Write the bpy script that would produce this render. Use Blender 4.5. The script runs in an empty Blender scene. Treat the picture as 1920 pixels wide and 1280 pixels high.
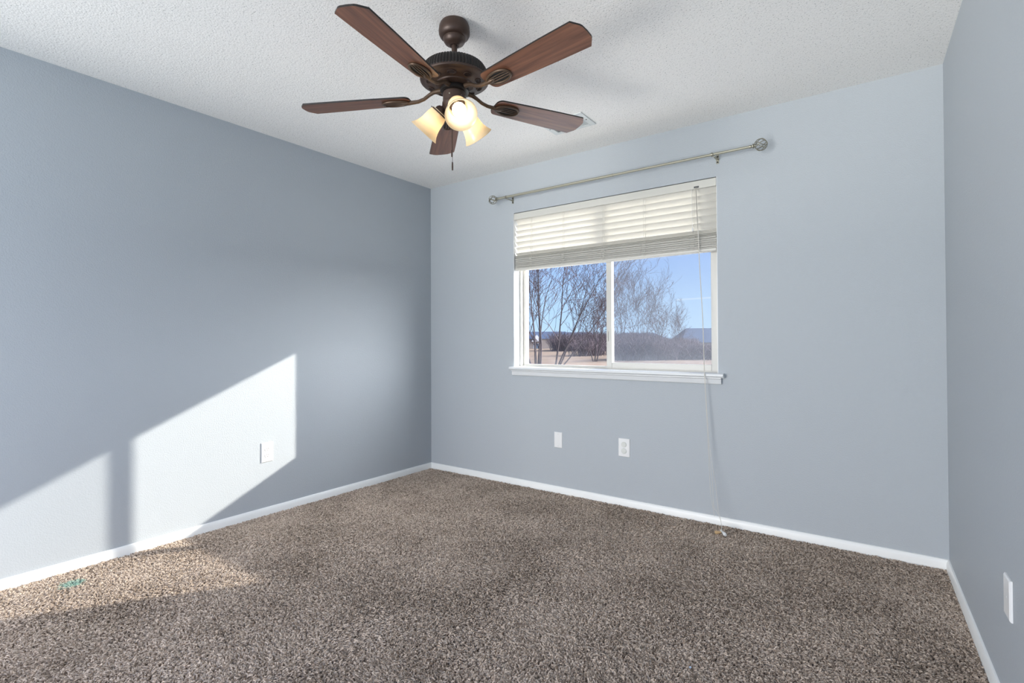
import bpy, math, random
import numpy as np
from mathutils import Vector, Matrix

S = bpy.context.scene
COL = S.collection
PI = math.pi

# ------------------------------------------------------------------ camera
FPX, YAW, PITCH, ROLL = 960.755, -0.624066, 0.010751, -0.003995
CAM = Vector((3.18483, -3.23130, 1.10927))
PPX, PPY = 957.374, 627.364
cy_, sy_ = math.cos(YAW), math.sin(YAW)
FW = Vector((sy_ * math.cos(PITCH), cy_ * math.cos(PITCH), math.sin(PITCH)))
RT0 = Vector((cy_, -sy_, 0))
UP0 = RT0.cross(FW)
RT = RT0 * math.cos(ROLL) + UP0 * math.sin(ROLL)
UP = UP0 * math.cos(ROLL) - RT0 * math.sin(ROLL)
cam_d = bpy.data.cameras.new('camera')
cam = bpy.data.objects.new('camera', cam_d)
COL.objects.link(cam)
M = Matrix((RT, UP, -FW)).transposed().to_4x4()
M.translation = CAM
cam.matrix_world = M
cam_d.sensor_width = 36.0
cam_d.lens = FPX / 1920.0 * 36.0
cam_d.shift_x = (960 - PPX) / 1920.0
cam_d.shift_y = (PPY - 640) / 1920.0
cam_d.clip_start = 0.02
cam_d.clip_end = 2000
S.camera = cam

# ------------------------------------------------------------------ light
SUN_A, SUN_B = 1.42, 0.662                 # light travels along (-1, -A, -B)
SUN_STRENGTH = 8.0
SKY_STRENGTH = 1.2
SKY_FILL_GLOW = 19.0
FILL_POWER = 375.0
LOW_FILL_POWER = 760.0
BULB_STRENGTH = 9.5

world = bpy.data.worlds.new('world')
S.world = world
world.use_nodes = True
wn = world.node_tree.nodes
wl = world.node_tree.links
wn.clear()
w_out = wn.new('ShaderNodeOutputWorld')
w_bg = wn.new('ShaderNodeBackground')
w_tc = wn.new('ShaderNodeTexCoord')
w_sep = wn.new('ShaderNodeSeparateXYZ')
w_ramp = wn.new('ShaderNodeValToRGB')
wl.new(w_tc.outputs['Generated'], w_sep.inputs[0])
wl.new(w_sep.outputs['Z'], w_ramp.inputs[0])
cr = w_ramp.color_ramp
cr.elements[0].position = 0.0
cr.elements[0].color = (0.50, 0.70, 0.92, 1)
cr.elements[1].position = 0.5
cr.elements[1].color = (0.20, 0.36, 0.80, 1)
e = cr.elements.new(0.07); e.color = (0.43, 0.63, 0.90, 1)
e = cr.elements.new(0.17); e.color = (0.30, 0.48, 0.88, 1)


def wmath(op, a, b=None, c=None):
    n = wn.new('ShaderNodeMath'); n.operation = op
    for i, v in enumerate((a, b, c)):
        if v is None: continue
        if isinstance(v, (int, float)): n.inputs[i].default_value = v
        else: wl.new(v, n.inputs[i])
    return n.outputs[0]


def trail(z0, slope, width, az0, az1):
    # a condensation trail: a thin streak in the sky between two azimuths
    az = wmath('ARCTAN2', w_sep.outputs['X'], w_sep.outputs['Y'])
    zc = wmath('MULTIPLY_ADD', wmath('SUBTRACT', az, az0), slope, z0)
    d = wmath('ABSOLUTE', wmath('SUBTRACT', w_sep.outputs['Z'], zc))
    m = wmath('SUBTRACT', 1.0, wmath('MINIMUM', wmath('DIVIDE', d, width), 1.0))
    lo = wmath('GREATER_THAN', az, az0)
    hi = wmath('LESS_THAN', az, az1)
    return wmath('MULTIPLY', wmath('MULTIPLY', m, lo), hi)


def pixdir(px, py):
    return (FW + RT * ((px - PPX) / FPX) - UP * ((py - PPY) / FPX)).normalized()


def trail_px(p, q, width):
    a, b = pixdir(*p), pixdir(*q)
    aa, ab = math.atan2(a.x, a.y), math.atan2(b.x, b.y)
    return trail(a.z, (b.z - a.z) / (ab - aa), width, aa, ab)


t1 = trail_px((1268, 562), (1345, 557), 0.0022)
t2 = trail_px((1150, 494), (1360, 466), 0.004)
tm = wmath('ADD', wmath('MULTIPLY', t1, 0.30), wmath('MULTIPLY', t2, 0.10))
w_mix = wn.new('ShaderNodeMix'); w_mix.data_type = 'RGBA'
wl.new(tm, w_mix.inputs[0])
wl.new(w_ramp.outputs[0], w_mix.inputs[6])
w_mix.inputs[7].default_value = (1, 1, 1, 1)
# unseen glow added to the sky, beside the sun, to light the left wall
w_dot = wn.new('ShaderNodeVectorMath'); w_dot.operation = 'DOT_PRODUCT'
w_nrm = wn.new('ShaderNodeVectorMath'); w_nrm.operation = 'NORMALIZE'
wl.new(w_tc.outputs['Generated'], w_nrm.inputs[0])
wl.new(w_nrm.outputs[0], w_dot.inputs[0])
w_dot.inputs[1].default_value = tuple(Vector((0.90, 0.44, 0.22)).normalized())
glow = wmath('MULTIPLY', wmath('POWER', wmath('MAXIMUM', w_dot.outputs['Value'], 0.0), 4.0), SKY_FILL_GLOW)
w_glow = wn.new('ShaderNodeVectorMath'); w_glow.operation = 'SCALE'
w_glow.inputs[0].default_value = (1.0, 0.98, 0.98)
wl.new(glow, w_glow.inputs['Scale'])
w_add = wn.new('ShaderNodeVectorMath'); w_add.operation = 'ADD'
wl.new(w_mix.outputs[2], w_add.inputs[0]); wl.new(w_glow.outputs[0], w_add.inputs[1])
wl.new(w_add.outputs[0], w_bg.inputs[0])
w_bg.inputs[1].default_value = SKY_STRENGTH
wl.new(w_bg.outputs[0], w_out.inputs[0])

sun_d = bpy.data.lights.new('sun', 'SUN')
sun_d.energy = SUN_STRENGTH
sun_d.angle = math.radians(0.7)
sun_d.color = (1.0, 0.91, 0.80)
sun = bpy.data.objects.new('sun', sun_d)
COL.objects.link(sun)
sun.rotation_euler = Vector((-1, -SUN_A, -SUN_B)).to_track_quat('-Z', 'Y').to_euler()
sun.location = (12, 16, 9)

# unseen fill lamps added behind the camera, the lower aimed up at the ceiling
for nm, pw, loc, tilt, yaw, sx, sy in (('rear_fill', FILL_POWER, (0.25, -8.5, 1.15), 0, -17, 3.0, 2.4),
                                  ('low_rear_fill', LOW_FILL_POWER, (-2.0, -15.0, -6.2), 31, -13, 6.0, 3.0)):
    fill_d = bpy.data.lights.new(nm, 'AREA')
    fill_d.shape = 'RECTANGLE'
    fill_d.size, fill_d.size_y = sx, sy
    fill_d.energy = pw
    fill_d.color = (1.0, 0.972, 0.925)
    fill = bpy.data.objects.new(nm, fill_d)
    COL.objects.link(fill)
    fill.location = loc
    fill.rotation_euler = (math.radians(90 + tilt), 0, math.radians(yaw))

S.view_settings.view_transform = 'Standard'
S.view_settings.look = 'None'
S.view_settings.gamma = 1.0
S.view_settings.use_curve_mapping = False
S.view_settings.exposure = 0.07
S.cycles.max_bounces = 12
S.cycles.diffuse_bounces = 6
S.cycles.transparent_max_bounces = 24


# ------------------------------------------------------------------ helpers
class MB:
    """collects shapes, then links them as one mesh object"""
    def __init__(s):
        s.v, s.f, s.mi = [], [], []
        s.cur = 0

    def add(s, vs, fs):
        o = len(s.v)
        s.v += [tuple(p) for p in vs]
        s.f += [tuple(i + o for i in f) for f in fs]
        s.mi += [s.cur] * len(fs)
        return s

    def box(s, a, b):
        (x0, y0, z0), (x1, y1, z1) = a, b
        x0, x1 = min(x0, x1), max(x0, x1); y0, y1 = min(y0, y1), max(y0, y1); z0, z1 = min(z0, z1), max(z0, z1)
        return s.add([(x0, y0, z0), (x1, y0, z0), (x1, y1, z0), (x0, y1, z0),
                      (x0, y0, z1), (x1, y0, z1), (x1, y1, z1), (x0, y1, z1)],
                     [(0, 3, 2, 1), (4, 5, 6, 7), (0, 1, 5, 4), (1, 2, 6, 5), (2, 3, 7, 6), (3, 0, 4, 7)])

    def prism(s, pts, fn, a, b):
        """2-D outline swept from a to b; fn(p, t) -> 3-D point"""
        n = len(pts)
        vs = [fn(p, a) for p in pts] + [fn(p, b) for p in pts]
        fs = [tuple(range(n))[::-1], tuple(range(n, 2 * n))]
        fs += [(i, (i + 1) % n, n + (i + 1) % n, n + i) for i in range(n)]
        return s.add(vs, fs)

    def tube(s, path, rad, n=8, closed=False, cap=True):
        path = [Vector(p) for p in path]
        m = len(path)
        if not hasattr(rad, '__len__'): rad = [rad] * m
        vs, fs = [], []
        prev = None
        for i, p in enumerate(path):
            if closed: t = path[(i + 1) % m] - path[i - 1]
            else: t = path[min(i + 1, m - 1)] - path[max(i - 1, 0)]
            t = t.normalized() if t.length > 1e-9 else Vector((0, 0, 1))
            if prev is None:
                ref = Vector((0, 0, 1)) if abs(t.z) < 0.9 else Vector((1, 0, 0))
                a = t.cross(ref).normalized()
            else:
                a = prev - t * prev.dot(t)
                a = a.normalized() if a.length > 1e-6 else t.orthogonal().normalized()
            prev = a
            b = t.cross(a)
            for k in range(n):
                an = 2 * PI * k / n
                vs.append(p + (a * math.cos(an) + b * math.sin(an)) * rad[i])
        for i in range(m if closed else m - 1):
            j = (i + 1) % m
            for k in range(n):
                fs.append((i * n + k, i * n + (k + 1) % n, j * n + (k + 1) % n, j * n + k))
        if cap and not closed:
            fs.append(tuple(range(n))[::-1]); fs.append(tuple((m - 1) * n + k for k in range(n)))
        return s.add(vs, fs)

    def lathe(s, prof, o=(0, 0, 0), ax=(0, 0, 1), n=40, rfn=None):
        """profile of (radius, height along ax)"""
        o = Vector(o); ax = Vector(ax).normalized()
        a = ax.orthogonal().normalized(); b = ax.cross(a)
        vs, fs = [], []
        m = len(prof)
        for i, (r, h) in enumerate(prof):
            for k in range(n):
                an = 2 * PI * k / n
                rr = r if rfn is None else rfn(r, i, k)
                vs.append(o + ax * h + (a * math.cos(an) + b * math.sin(an)) * rr)
        for i in range(m - 1):
            for k in range(n):
                fs.append((i * n + k, i * n + (k + 1) % n, (i + 1) * n + (k + 1) % n, (i + 1) * n + k))
        if prof[0][0] > 1e-6 and rfn != 'open': pass
        return s.add(vs, fs)

    def build(s, name, mat, parent=None, smooth=False, bevel=0.0, org=(0, 0, 0), angle=35):
        me = bpy.data.meshes.new(name)
        ox, oy, oz = org
        me.from_pydata([(x - ox, y - oy, z - oz) for x, y, z in s.v], [], s.f)
        mats = mat if isinstance(mat, (list, tuple)) else [mat]
        for m_ in mats: me.materials.append(m_)
        if len(mats) > 1: me.polygons.foreach_set('material_index', s.mi)
        me.validate(); me.update()
        if smooth:
            me.polygons.foreach_set('use_smooth', [True] * len(me.polygons))
            me.set_sharp_from_angle(angle=math.radians(angle))
        o = bpy.data.objects.new(name, me)
        COL.objects.link(o)
        if parent is not None: o.parent = parent
        else: o.location = org
        if bevel > 0:
            bv = o.modifiers.new('bevel', 'BEVEL')
            bv.width = bevel; bv.segments = 2; bv.limit_method = 'ANGLE'
        return o


def tag(o, label, cat, group=None, kind=None):
    o['label'] = label
    o['category'] = cat
    if group: o['group'] = group
    if kind: o['kind'] = kind
    return o


def thing(name, loc, label, cat, group=None, kind=None):
    o = bpy.data.objects.new(name, None)
    o.empty_display_size = 0.05
    COL.objects.link(o)
    o.location = loc
    return tag(o, label, cat, group, kind)


def struct(o, label, cat):
    return tag(o, label, cat, None, 'structure')


def dup(o, parent=None):
    c = o.copy(); COL.objects.link(c)
    if parent is not None: c.parent = parent
    return c


def at(px, py, D):
    """the point D metres in front of the camera seen at a pixel"""
    return CAM + (FW + RT * ((px - PPX) / FPX) - UP * ((py - PPY) / FPX)) * D


# ------------------------------------------------------------------ materials
def new_mat(name):
    m = bpy.data.materials.new(name)
    m.use_nodes = True
    nt = m.node_tree
    return m, nt, nt.nodes['Principled BSDF']


def bump(nt, b, scale, dist, detail=2.0, rough=0.5, coord='Object', strength=1.0):
    tc = nt.nodes.new('ShaderNodeTexCoord')
    nz = nt.nodes.new('ShaderNodeTexNoise')
    nz.inputs['Scale'].default_value = scale
    nz.inputs['Detail'].default_value = detail
    nz.inputs['Roughness'].default_value = rough
    bp = nt.nodes.new('ShaderNodeBump')
    bp.inputs['Distance'].default_value = dist
    bp.inputs['Strength'].default_value = strength
    nt.links.new(tc.outputs[coord], nz.inputs['Vector'])
    nt.links.new(nz.outputs['Fac'], bp.inputs['Height'])
    nt.links.new(bp.outputs[0], b.inputs['Normal'])
    return tc, nz, bp


def plain(name, col, rough=0.5, metal=0.0, bscale=0, bdist=0.0, spec=0.5, var=0.0, vscale=6.0):
    m, nt, b = new_mat(name)
    b.inputs['Base Color'].default_value = (*col, 1)
    b.inputs['Roughness'].default_value = rough
    b.inputs['Metallic'].default_value = metal
    b.inputs['Specular IOR Level'].default_value = spec
    if bscale: bump(nt, b, bscale, bdist)
    if var:
        tc = nt.nodes.new('ShaderNodeTexCoord')
        nz = nt.nodes.new('ShaderNodeTexNoise'); nz.inputs['Scale'].default_value = vscale
        nz.inputs['Detail'].default_value = 4
        mx = nt.nodes.new('ShaderNodeMix'); mx.data_type = 'RGBA'
        mx.inputs[6].default_value = (*[c * (1 - var) for c in col], 1)
        mx.inputs[7].default_value = (*[min(1, c * (1 + var)) for c in col], 1)
        nt.links.new(tc.outputs['Object'], nz.inputs['Vector'])
        nt.links.new(nz.outputs['Fac'], mx.inputs[0])
        nt.links.new(mx.outputs[2], b.inputs['Base Color'])
    return m


WALL = (0.458, 0.492, 0.522)
m_wall = plain('wall_paint', WALL, 0.55, bscale=170, bdist=0.0012, spec=0.3)
m_white = plain('white_trim_paint', (0.90, 0.91, 0.89), 0.35, bscale=40, bdist=0.0003)
m_sill = plain('white_sill_paint', (0.74, 0.755, 0.76), 0.35, bscale=40, bdist=0.0003)
m_vinyl = plain('window_vinyl', (0.60, 0.585, 0.54), 0.35, bscale=60, bdist=0.0001)
m_plastic = plain('white_plastic', (0.84, 0.84, 0.83), 0.3)
m_valance = plain('valance_vinyl', (0.62, 0.61, 0.56), 0.4)
m_cap = plain('milky_plastic', (0.70, 0.71, 0.67), 0.35)
m_slot = plain('dark_slot', (0.03, 0.03, 0.03), 0.6)
m_bronze = plain('oiled_bronze', (0.060, 0.036, 0.027), 0.42, 0.35, var=0.35, vscale=14)
m_iron = plain('bracket_bronze', (0.105, 0.066, 0.042), 0.40, 0.45, var=0.3, vscale=30)
m_bronze_dark = plain('dark_bronze', (0.016, 0.013, 0.012), 0.45, 0.3)
m_nickel = plain('brushed_champagne_metal', (0.33, 0.32, 0.26), 0.38, 0.75)
m_rod = plain('champagne_rod', (0.36, 0.35, 0.28), 0.45, 0.45)
m_screw = plain('dark_screw', (0.03, 0.03, 0.035), 0.5, 0.5)
m_cord = plain('cord', (0.62, 0.60, 0.55), 0.8)
m_cord_grey = plain('grey_cord', (0.30, 0.28, 0.26), 0.8)
m_wood_tassel = plain('wood_tassel', (0.62, 0.42, 0.22), 0.5)
m_bracket = plain('dark_bracket', (0.10, 0.10, 0.10), 0.5)
m_vent = plain('vent_paint', (0.72, 0.75, 0.74), 0.4)
m_vent_dark = plain('vent_duct', (0.02, 0.025, 0.025), 0.8)


def ceiling_mat():
    m, nt, b = new_mat('popcorn_ceiling')
    b.inputs['Roughness'].default_value = 0.9
    b.inputs['Specular IOR Level'].default_value = 0.1
    tc = nt.nodes.new('ShaderNodeTexCoord')
    n1 = nt.nodes.new('ShaderNodeTexNoise'); n1.inputs['Scale'].default_value = 95; n1.inputs['Detail'].default_value = 3
    n1.inputs['Roughness'].default_value = 0.6
    v1 = nt.nodes.new('ShaderNodeTexVoronoi'); v1.inputs['Scale'].default_value = 130
    ad = nt.nodes.new('ShaderNodeMath'); ad.operation = 'SUBTRACT'
    nt.links.new(tc.outputs['Object'], n1.inputs['Vector']); nt.links.new(tc.outputs['Object'], v1.inputs['Vector'])
    nt.links.new(n1.outputs['Fac'], ad.inputs[0]); nt.links.new(v1.outputs['Distance'], ad.inputs[1])
    bp = nt.nodes.new('ShaderNodeBump'); bp.inputs['Distance'].default_value = 0.003
    bp.inputs['Strength'].default_value = 0.25
    nt.links.new(ad.outputs[0], bp.inputs['Height']); nt.links.new(bp.outputs[0], b.inputs['Normal'])
    # dark specks painted as the tiny shadows of the popcorn bumps
    n2 = nt.nodes.new('ShaderNodeTexNoise'); n2.inputs['Scale'].default_value = 150; n2.inputs['Detail'].default_value = 2
    nt.links.new(tc.outputs['Object'], n2.inputs['Vector'])
    rp = nt.nodes.new('ShaderNodeValToRGB')
    rp.color_ramp.elements[0].position = 0.30; rp.color_ramp.elements[0].color = (0.52, 0.52, 0.50, 1)
    rp.color_ramp.elements[1].position = 0.395; rp.color_ramp.elements[1].color = (0.935, 0.92, 0.89, 1)
    nt.links.new(n2.outputs['Fac'], rp.inputs[0])
    nt.links.new(rp.outputs[0], b.inputs['Base Color'])
    return m


m_ceiling = ceiling_mat()


def wood_mat():
    m, nt, b = new_mat('walnut_blade')
    tc = nt.nodes.new('ShaderNodeTexCoord')
    mp = nt.nodes.new('ShaderNodeMapping'); mp.inputs['Scale'].default_value = (1.6, 26, 26)
    n1 = nt.nodes.new('ShaderNodeTexNoise'); n1.inputs['Scale'].default_value = 2.2; n1.inputs['Detail'].default_value = 6
    n1.inputs['Distortion'].default_value = 0.4
    rp = nt.nodes.new('ShaderNodeValToRGB')
    rp.color_ramp.elements[0].position = 0.30; rp.color_ramp.elements[0].color = (0.105, 0.044, 0.027, 1)
    rp.color_ramp.elements[1].position = 0.72; rp.color_ramp.elements[1].color = (0.285, 0.122, 0.068, 1)
    nt.links.new(tc.outputs['Object'], mp.inputs[0]); nt.links.new(mp.outputs[0], n1.inputs['Vector'])
    nt.links.new(n1.outputs['Fac'], rp.inputs[0]); nt.links.new(rp.outputs[0], b.inputs['Base Color'])
    b.inputs['Roughness'].default_value = 0.36
    return m


m_wood = wood_mat()


def mixed(name, parts):
    """material from (shader type, colour, weight, roughness) summed by nested mixes"""
    m = bpy.data.materials.new(name); m.use_nodes = True
    nt = m.node_tree; nt.nodes.clear()
    out = nt.nodes.new('ShaderNodeOutputMaterial')
    acc = None; tot = 0
    for kind, col, wgt, rough in parts:
        sh = nt.nodes.new('ShaderNodeBsdf' + kind)
        sh.inputs['Color'].default_value = (*col, 1)
        if 'Roughness' in sh.inputs and rough is not None: sh.inputs['Roughness'].default_value = rough
        tot += wgt
        if acc is None: acc = sh.outputs[0]
        else:
            mx = nt.nodes.new('ShaderNodeMixShader'); mx.inputs[0].default_value = wgt / tot
            nt.links.new(acc, mx.inputs[1]); nt.links.new(sh.outputs[0], mx.inputs[2]); acc = mx.outputs[0]
    nt.links.new(acc, out.inputs[0])
    return m, nt


m_slat, _ = mixed('slat_vinyl', [('Diffuse', (0.70, 0.68, 0.625), 0.88, 0.4), ('Translucent', (0.95, 0.90, 0.78), 0.07, None),
                                 ('Glossy', (0.8, 0.8, 0.8), 0.05, 0.35)])
m_shade, _ = mixed('amber_glass', [('Diffuse', (0.88, 0.76, 0.56), 0.46, 0.3), ('Translucent', (0.97, 0.85, 0.64), 0.48, None),
                                   ('Glossy', (0.9, 0.9, 0.9), 0.06, 0.25)])
m_screen, _ = mixed('insect_screen', [('Transparent', (1, 1, 1), 0.84, None), ('Diffuse', (0.16, 0.18, 0.22), 0.13, 0.5),
                                      ('Translucent', (0.30, 0.34, 0.42), 0.04, None)])


def glass_mat():
    m = bpy.data.materials.new('window_glass'); m.use_nodes = True
    nt = m.node_tree; nt.nodes.clear()
    out = nt.nodes.new('ShaderNodeOutputMaterial')
    tr = nt.nodes.new('ShaderNodeBsdfTransparent'); tr.inputs[0].default_value = (0.93, 0.95, 0.96, 1)
    gl = nt.nodes.new('ShaderNodeBsdfGlossy'); gl.inputs['Roughness'].default_value = 0.2
    m1 = nt.nodes.new('ShaderNodeMixShader'); m1.inputs[0].default_value = 0.003
    nt.links.new(tr.outputs[0], m1.inputs[1]); nt.links.new(gl.outputs[0], m1.inputs[2])
    # dried condensation along the lower edge of the pane
    df = nt.nodes.new('ShaderNodeBsdfTranslucent'); df.inputs[0].default_value = (0.72, 0.78, 0.88, 1)
    tc = nt.nodes.new('ShaderNodeTexCoord'); sp = nt.nodes.new('ShaderNodeSeparateXYZ')
    nz = nt.nodes.new('ShaderNodeTexNoise'); nz.inputs['Scale'].default_value = 9; nz.inputs['Detail'].default_value = 4
    mr = nt.nodes.new('ShaderNodeMapRange')
    mr.inputs[1].default_value = 0.92; mr.inputs[2].default_value = 1.03
    mr.inputs[3].default_value = 0.045; mr.inputs[4].default_value = 0.008
    ml = nt.nodes.new('ShaderNodeMath'); ml.operation = 'MULTIPLY'
    nt.links.new(tc.outputs['Object'], sp.inputs[0]); nt.links.new(sp.outputs['Z'], mr.inputs[0])
    nt.links.new(tc.outputs['Object'], nz.inputs['Vector'])
    nt.links.new(mr.outputs[0], ml.inputs[0]); nt.links.new(nz.outputs['Fac'], ml.inputs[1])
    m2 = nt.nodes.new('ShaderNodeMixShader')
    nt.links.new(ml.outputs[0], m2.inputs[0]); nt.links.new(m1.outputs[0], m2.inputs[1]); nt.links.new(df.outputs[0], m2.inputs[2])
    nt.links.new(m2.outputs[0], out.inputs[0])
    return m


m_glass = glass_mat()


def emit_mat(name, col, strength):
    m = bpy.data.materials.new(name); m.use_nodes = True
    nt = m.node_tree; nt.nodes.clear()
    out = nt.nodes.new('ShaderNodeOutputMaterial'); em = nt.nodes.new('ShaderNodeEmission')
    em.inputs[0].default_value = (*col, 1); em.inputs[1].default_value = strength
    nt.links.new(em.outputs[0], out.inputs[0])
    return m


m_bulb = emit_mat('lit_bulb', (1.0, 0.90, 0.72), BULB_STRENGTH)


def carpet_mat():
    m, nt, b = new_mat('carpet_yarn')
    b.inputs['Roughness'].default_value = 0.95
    b.inputs['Specular IOR Level'].default_value = 0.08
    hi = nt.nodes.new('ShaderNodeHairInfo')
    rp = nt.nodes.new('ShaderNodeValToRGB')
    el = rp.color_ramp.elements
    el[0].position = 0.0; el[0].color = (0.235, 0.182, 0.139, 1)
    el[1].position = 1.0; el[1].color = (0.75, 0.625, 0.515, 1)
    k = el.new(0.45); k.color = (0.485, 0.386, 0.305, 1)
    tcn = nt.nodes.new('ShaderNodeNewGeometry')
    pn = nt.nodes.new('ShaderNodeTexNoise'); pn.inputs['Scale'].default_value = 2.6; pn.inputs['Detail'].default_value = 4
    pm = nt.nodes.new('ShaderNodeMapRange'); pm.inputs[1].default_value = 0.35; pm.inputs[2].default_value = 0.65
    pm.inputs[3].default_value = -0.14; pm.inputs[4].default_value = 0.14
    pa = nt.nodes.new('ShaderNodeMath'); pa.operation = 'ADD'; pa.use_clamp = True
    nt.links.new(tcn.outputs['Position'], pn.inputs['Vector']); nt.links.new(pn.outputs['Fac'], pm.inputs[0])
    nt.links.new(hi.outputs['Random'], pa.inputs[0]); nt.links.new(pm.outputs[0], pa.inputs[1])
    nt.links.new(pa.outputs[0], rp.inputs[0])
    # a small teal stain by the left wall
    ge = nt.nodes.new('ShaderNodeNewGeometry')
    sb = nt.nodes.new('ShaderNodeVectorMath'); sb.operation = 'SUBTRACT'; sb.inputs[1].default_value = (0.165, -2.49, 0)
    mu = nt.nodes.new('ShaderNodeVectorMath'); mu.operation = 'MULTIPLY'; mu.inputs[1].default_value = (1, 1, 0)
    ln = nt.nodes.new('ShaderNodeVectorMath'); ln.operation = 'LENGTH'
    nz = nt.nodes.new('ShaderNodeTexNoise'); nz.inputs['Scale'].default_value = 45
    sc = nt.nodes.new('ShaderNodeMath'); sc.operation = 'MULTIPLY_ADD'; sc.inputs[1].default_value = -0.085
    mr = nt.nodes.new('ShaderNodeMapRange'); mr.inputs[1].default_value = 0.012; mr.inputs[2].default_value = -0.012
    mr.inputs[3].default_value = 0.0; mr.inputs[4].default_value = 0.55
    nt.links.new(ge.outputs['Position'], sb.inputs[0]); nt.links.new(sb.outputs[0], mu.inputs[0]); nt.links.new(mu.outputs[0], ln.inputs[0])
    nt.links.new(ge.outputs['Position'], nz.inputs['Vector'])
    nt.links.new(nz.outputs['Fac'], sc.inputs[0]); nt.links.new(ln.outputs['Value'], sc.inputs[2])
    nt.links.new(sc.outputs[0], mr.inputs[0])
    mx = nt.nodes.new('ShaderNodeMix'); mx.data_type = 'RGBA'
    mx.inputs[7].default_value = (0.12, 0.42, 0.36, 1)
    nt.links.new(mr.outputs[0], mx.inputs[0]); nt.links.new(rp.outputs[0], mx.inputs[6])
    nt.links.new(mx.outputs[2], b.inputs['Base Color'])
    return m


m_carpet = carpet_mat()
m_backing = plain('carpet_backing', (0.10, 0.07, 0.05), 1.0, bscale=200, bdist=0.004, spec=0.0)
m_grass = plain('dry_prairie_grass', (0.20, 0.15, 0.115), 1.0, var=0.35, vscale=0.25, spec=0.0)
m_bark = plain('bark', (0.055, 0.045, 0.05), 0.9, spec=0.1)
m_twig = plain('twig_bark', (0.075, 0.055, 0.062), 0.9, spec=0.1)
m_brush = plain('brush_twigs', (0.135, 0.105, 0.115), 0.95, spec=0.0)
m_siding = plain('house_siding', (0.22, 0.205, 0.21), 0.8, var=0.15, vscale=1.0)
m_siding_tan = plain('tan_siding', (0.24, 0.20, 0.18), 0.8, var=0.1, vscale=1.0)
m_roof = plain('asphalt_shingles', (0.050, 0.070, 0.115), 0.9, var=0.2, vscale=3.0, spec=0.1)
m_housewhite = plain('house_trim', (0.45, 0.45, 0.47), 0.6)
m_houseglass = plain('house_window_glass', (0.10, 0.13, 0.18), 0.1)
m_hill = plain('distant_scrub', (0.17, 0.15, 0.18), 1.0, var=0.3, vscale=0.08, spec=0.0)

# ------------------------------------------------------------------ room shell
H = 2.44
W = 3.4462
RA = math.tan(0.0280931)          # the right wall opens out a little
LA = math.tan(-0.0060544)
YB = -3.9                          # end of the shell behind the camera; rear wall left off for the fill
OX0, OX1, OZ0, OZ1 = 0.889, 2.396, 0.890, 2.093      # window opening
TH = 0.165


def lx(y): return LA * (-y)
def rx(y): return W + RA * (-y)


mb = MB()
mb.box((-0.3, 0, -0.1), (OX0, TH, H + 0.1)).box((OX1, 0, -0.1), (W + 0.4, TH, H + 0.1))
mb.box((OX0, 0, -0.1), (OX1, TH, OZ0)).box((OX0, 0, OZ1), (OX1, TH, H + 0.1))
struct(mb.build('wall_back', m_wall), 'pale blue-grey painted wall with the window', 'wall')
mb = MB()
mb.prism([(lx(0.0), 0.0), (lx(YB), YB), (lx(YB) - 0.15, YB), (lx(0) - 0.15, 0.0)], lambda p, t: (p[0], p[1], t), -0.1, H + 0.1)
struct(mb.build('wall_left', m_wall), 'pale blue-grey painted wall crossed by the sun patch', 'wall')
mb = MB()
mb.prism([(rx(0.0), 0.0), (rx(YB), YB), (rx(YB) + 0.15, YB), (rx(0) + 0.15, 0.0)][::-1], lambda p, t: (p[0], p[1], t), -0.1, H + 0.1)
struct(mb.build('wall_right', m_wall), 'pale blue-grey painted wall at the right edge', 'wall')
mb = MB().box((-0.3, YB, H), (W + 0.5, 0.165, H + 0.12))
struct(mb.build('ceiling', m_ceiling), 'white popcorn-textured ceiling', 'ceiling')
mb = MB().box((-0.3, YB, -0.14), (W + 0.5, 0.165, -0.013))
struct(mb.build('floor', m_backing), 'floor under the brown carpet pile', 'floor')

# baseboards: profile (out from wall, height)
BP = [(0, -0.013), (0.0125, -0.013), (0.0125, 0.030), (0.0105, 0.036), (0.0095, 0.040), (0.006, 0.0475), (0.002, 0.0492), (0, 0.0492)]
mb = MB()
mb.prism(BP, lambda p, t: (t, -p[0], p[1]), lx(0), rx(0))
struct(mb.build('baseboard_back', m_white, smooth=True, angle=40), 'white baseboard under the window wall', 'baseboard')
mb = MB()
mb.prism(BP[::-1], lambda p, t: (lx(t) + p[0], t, p[1]), YB, -0.0126)
struct(mb.build('baseboard_left', m_white, smooth=True, angle=40), 'white baseboard along the sunlit left wall', 'baseboard')
mb = MB()
mb.prism(BP, lambda p, t: (rx(t) - p[0], t, p[1]), YB, -0.0126)
struct(mb.build('baseboard_right', m_white, smooth=True, angle=40), 'white baseboard along the right wall', 'baseboard')

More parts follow.
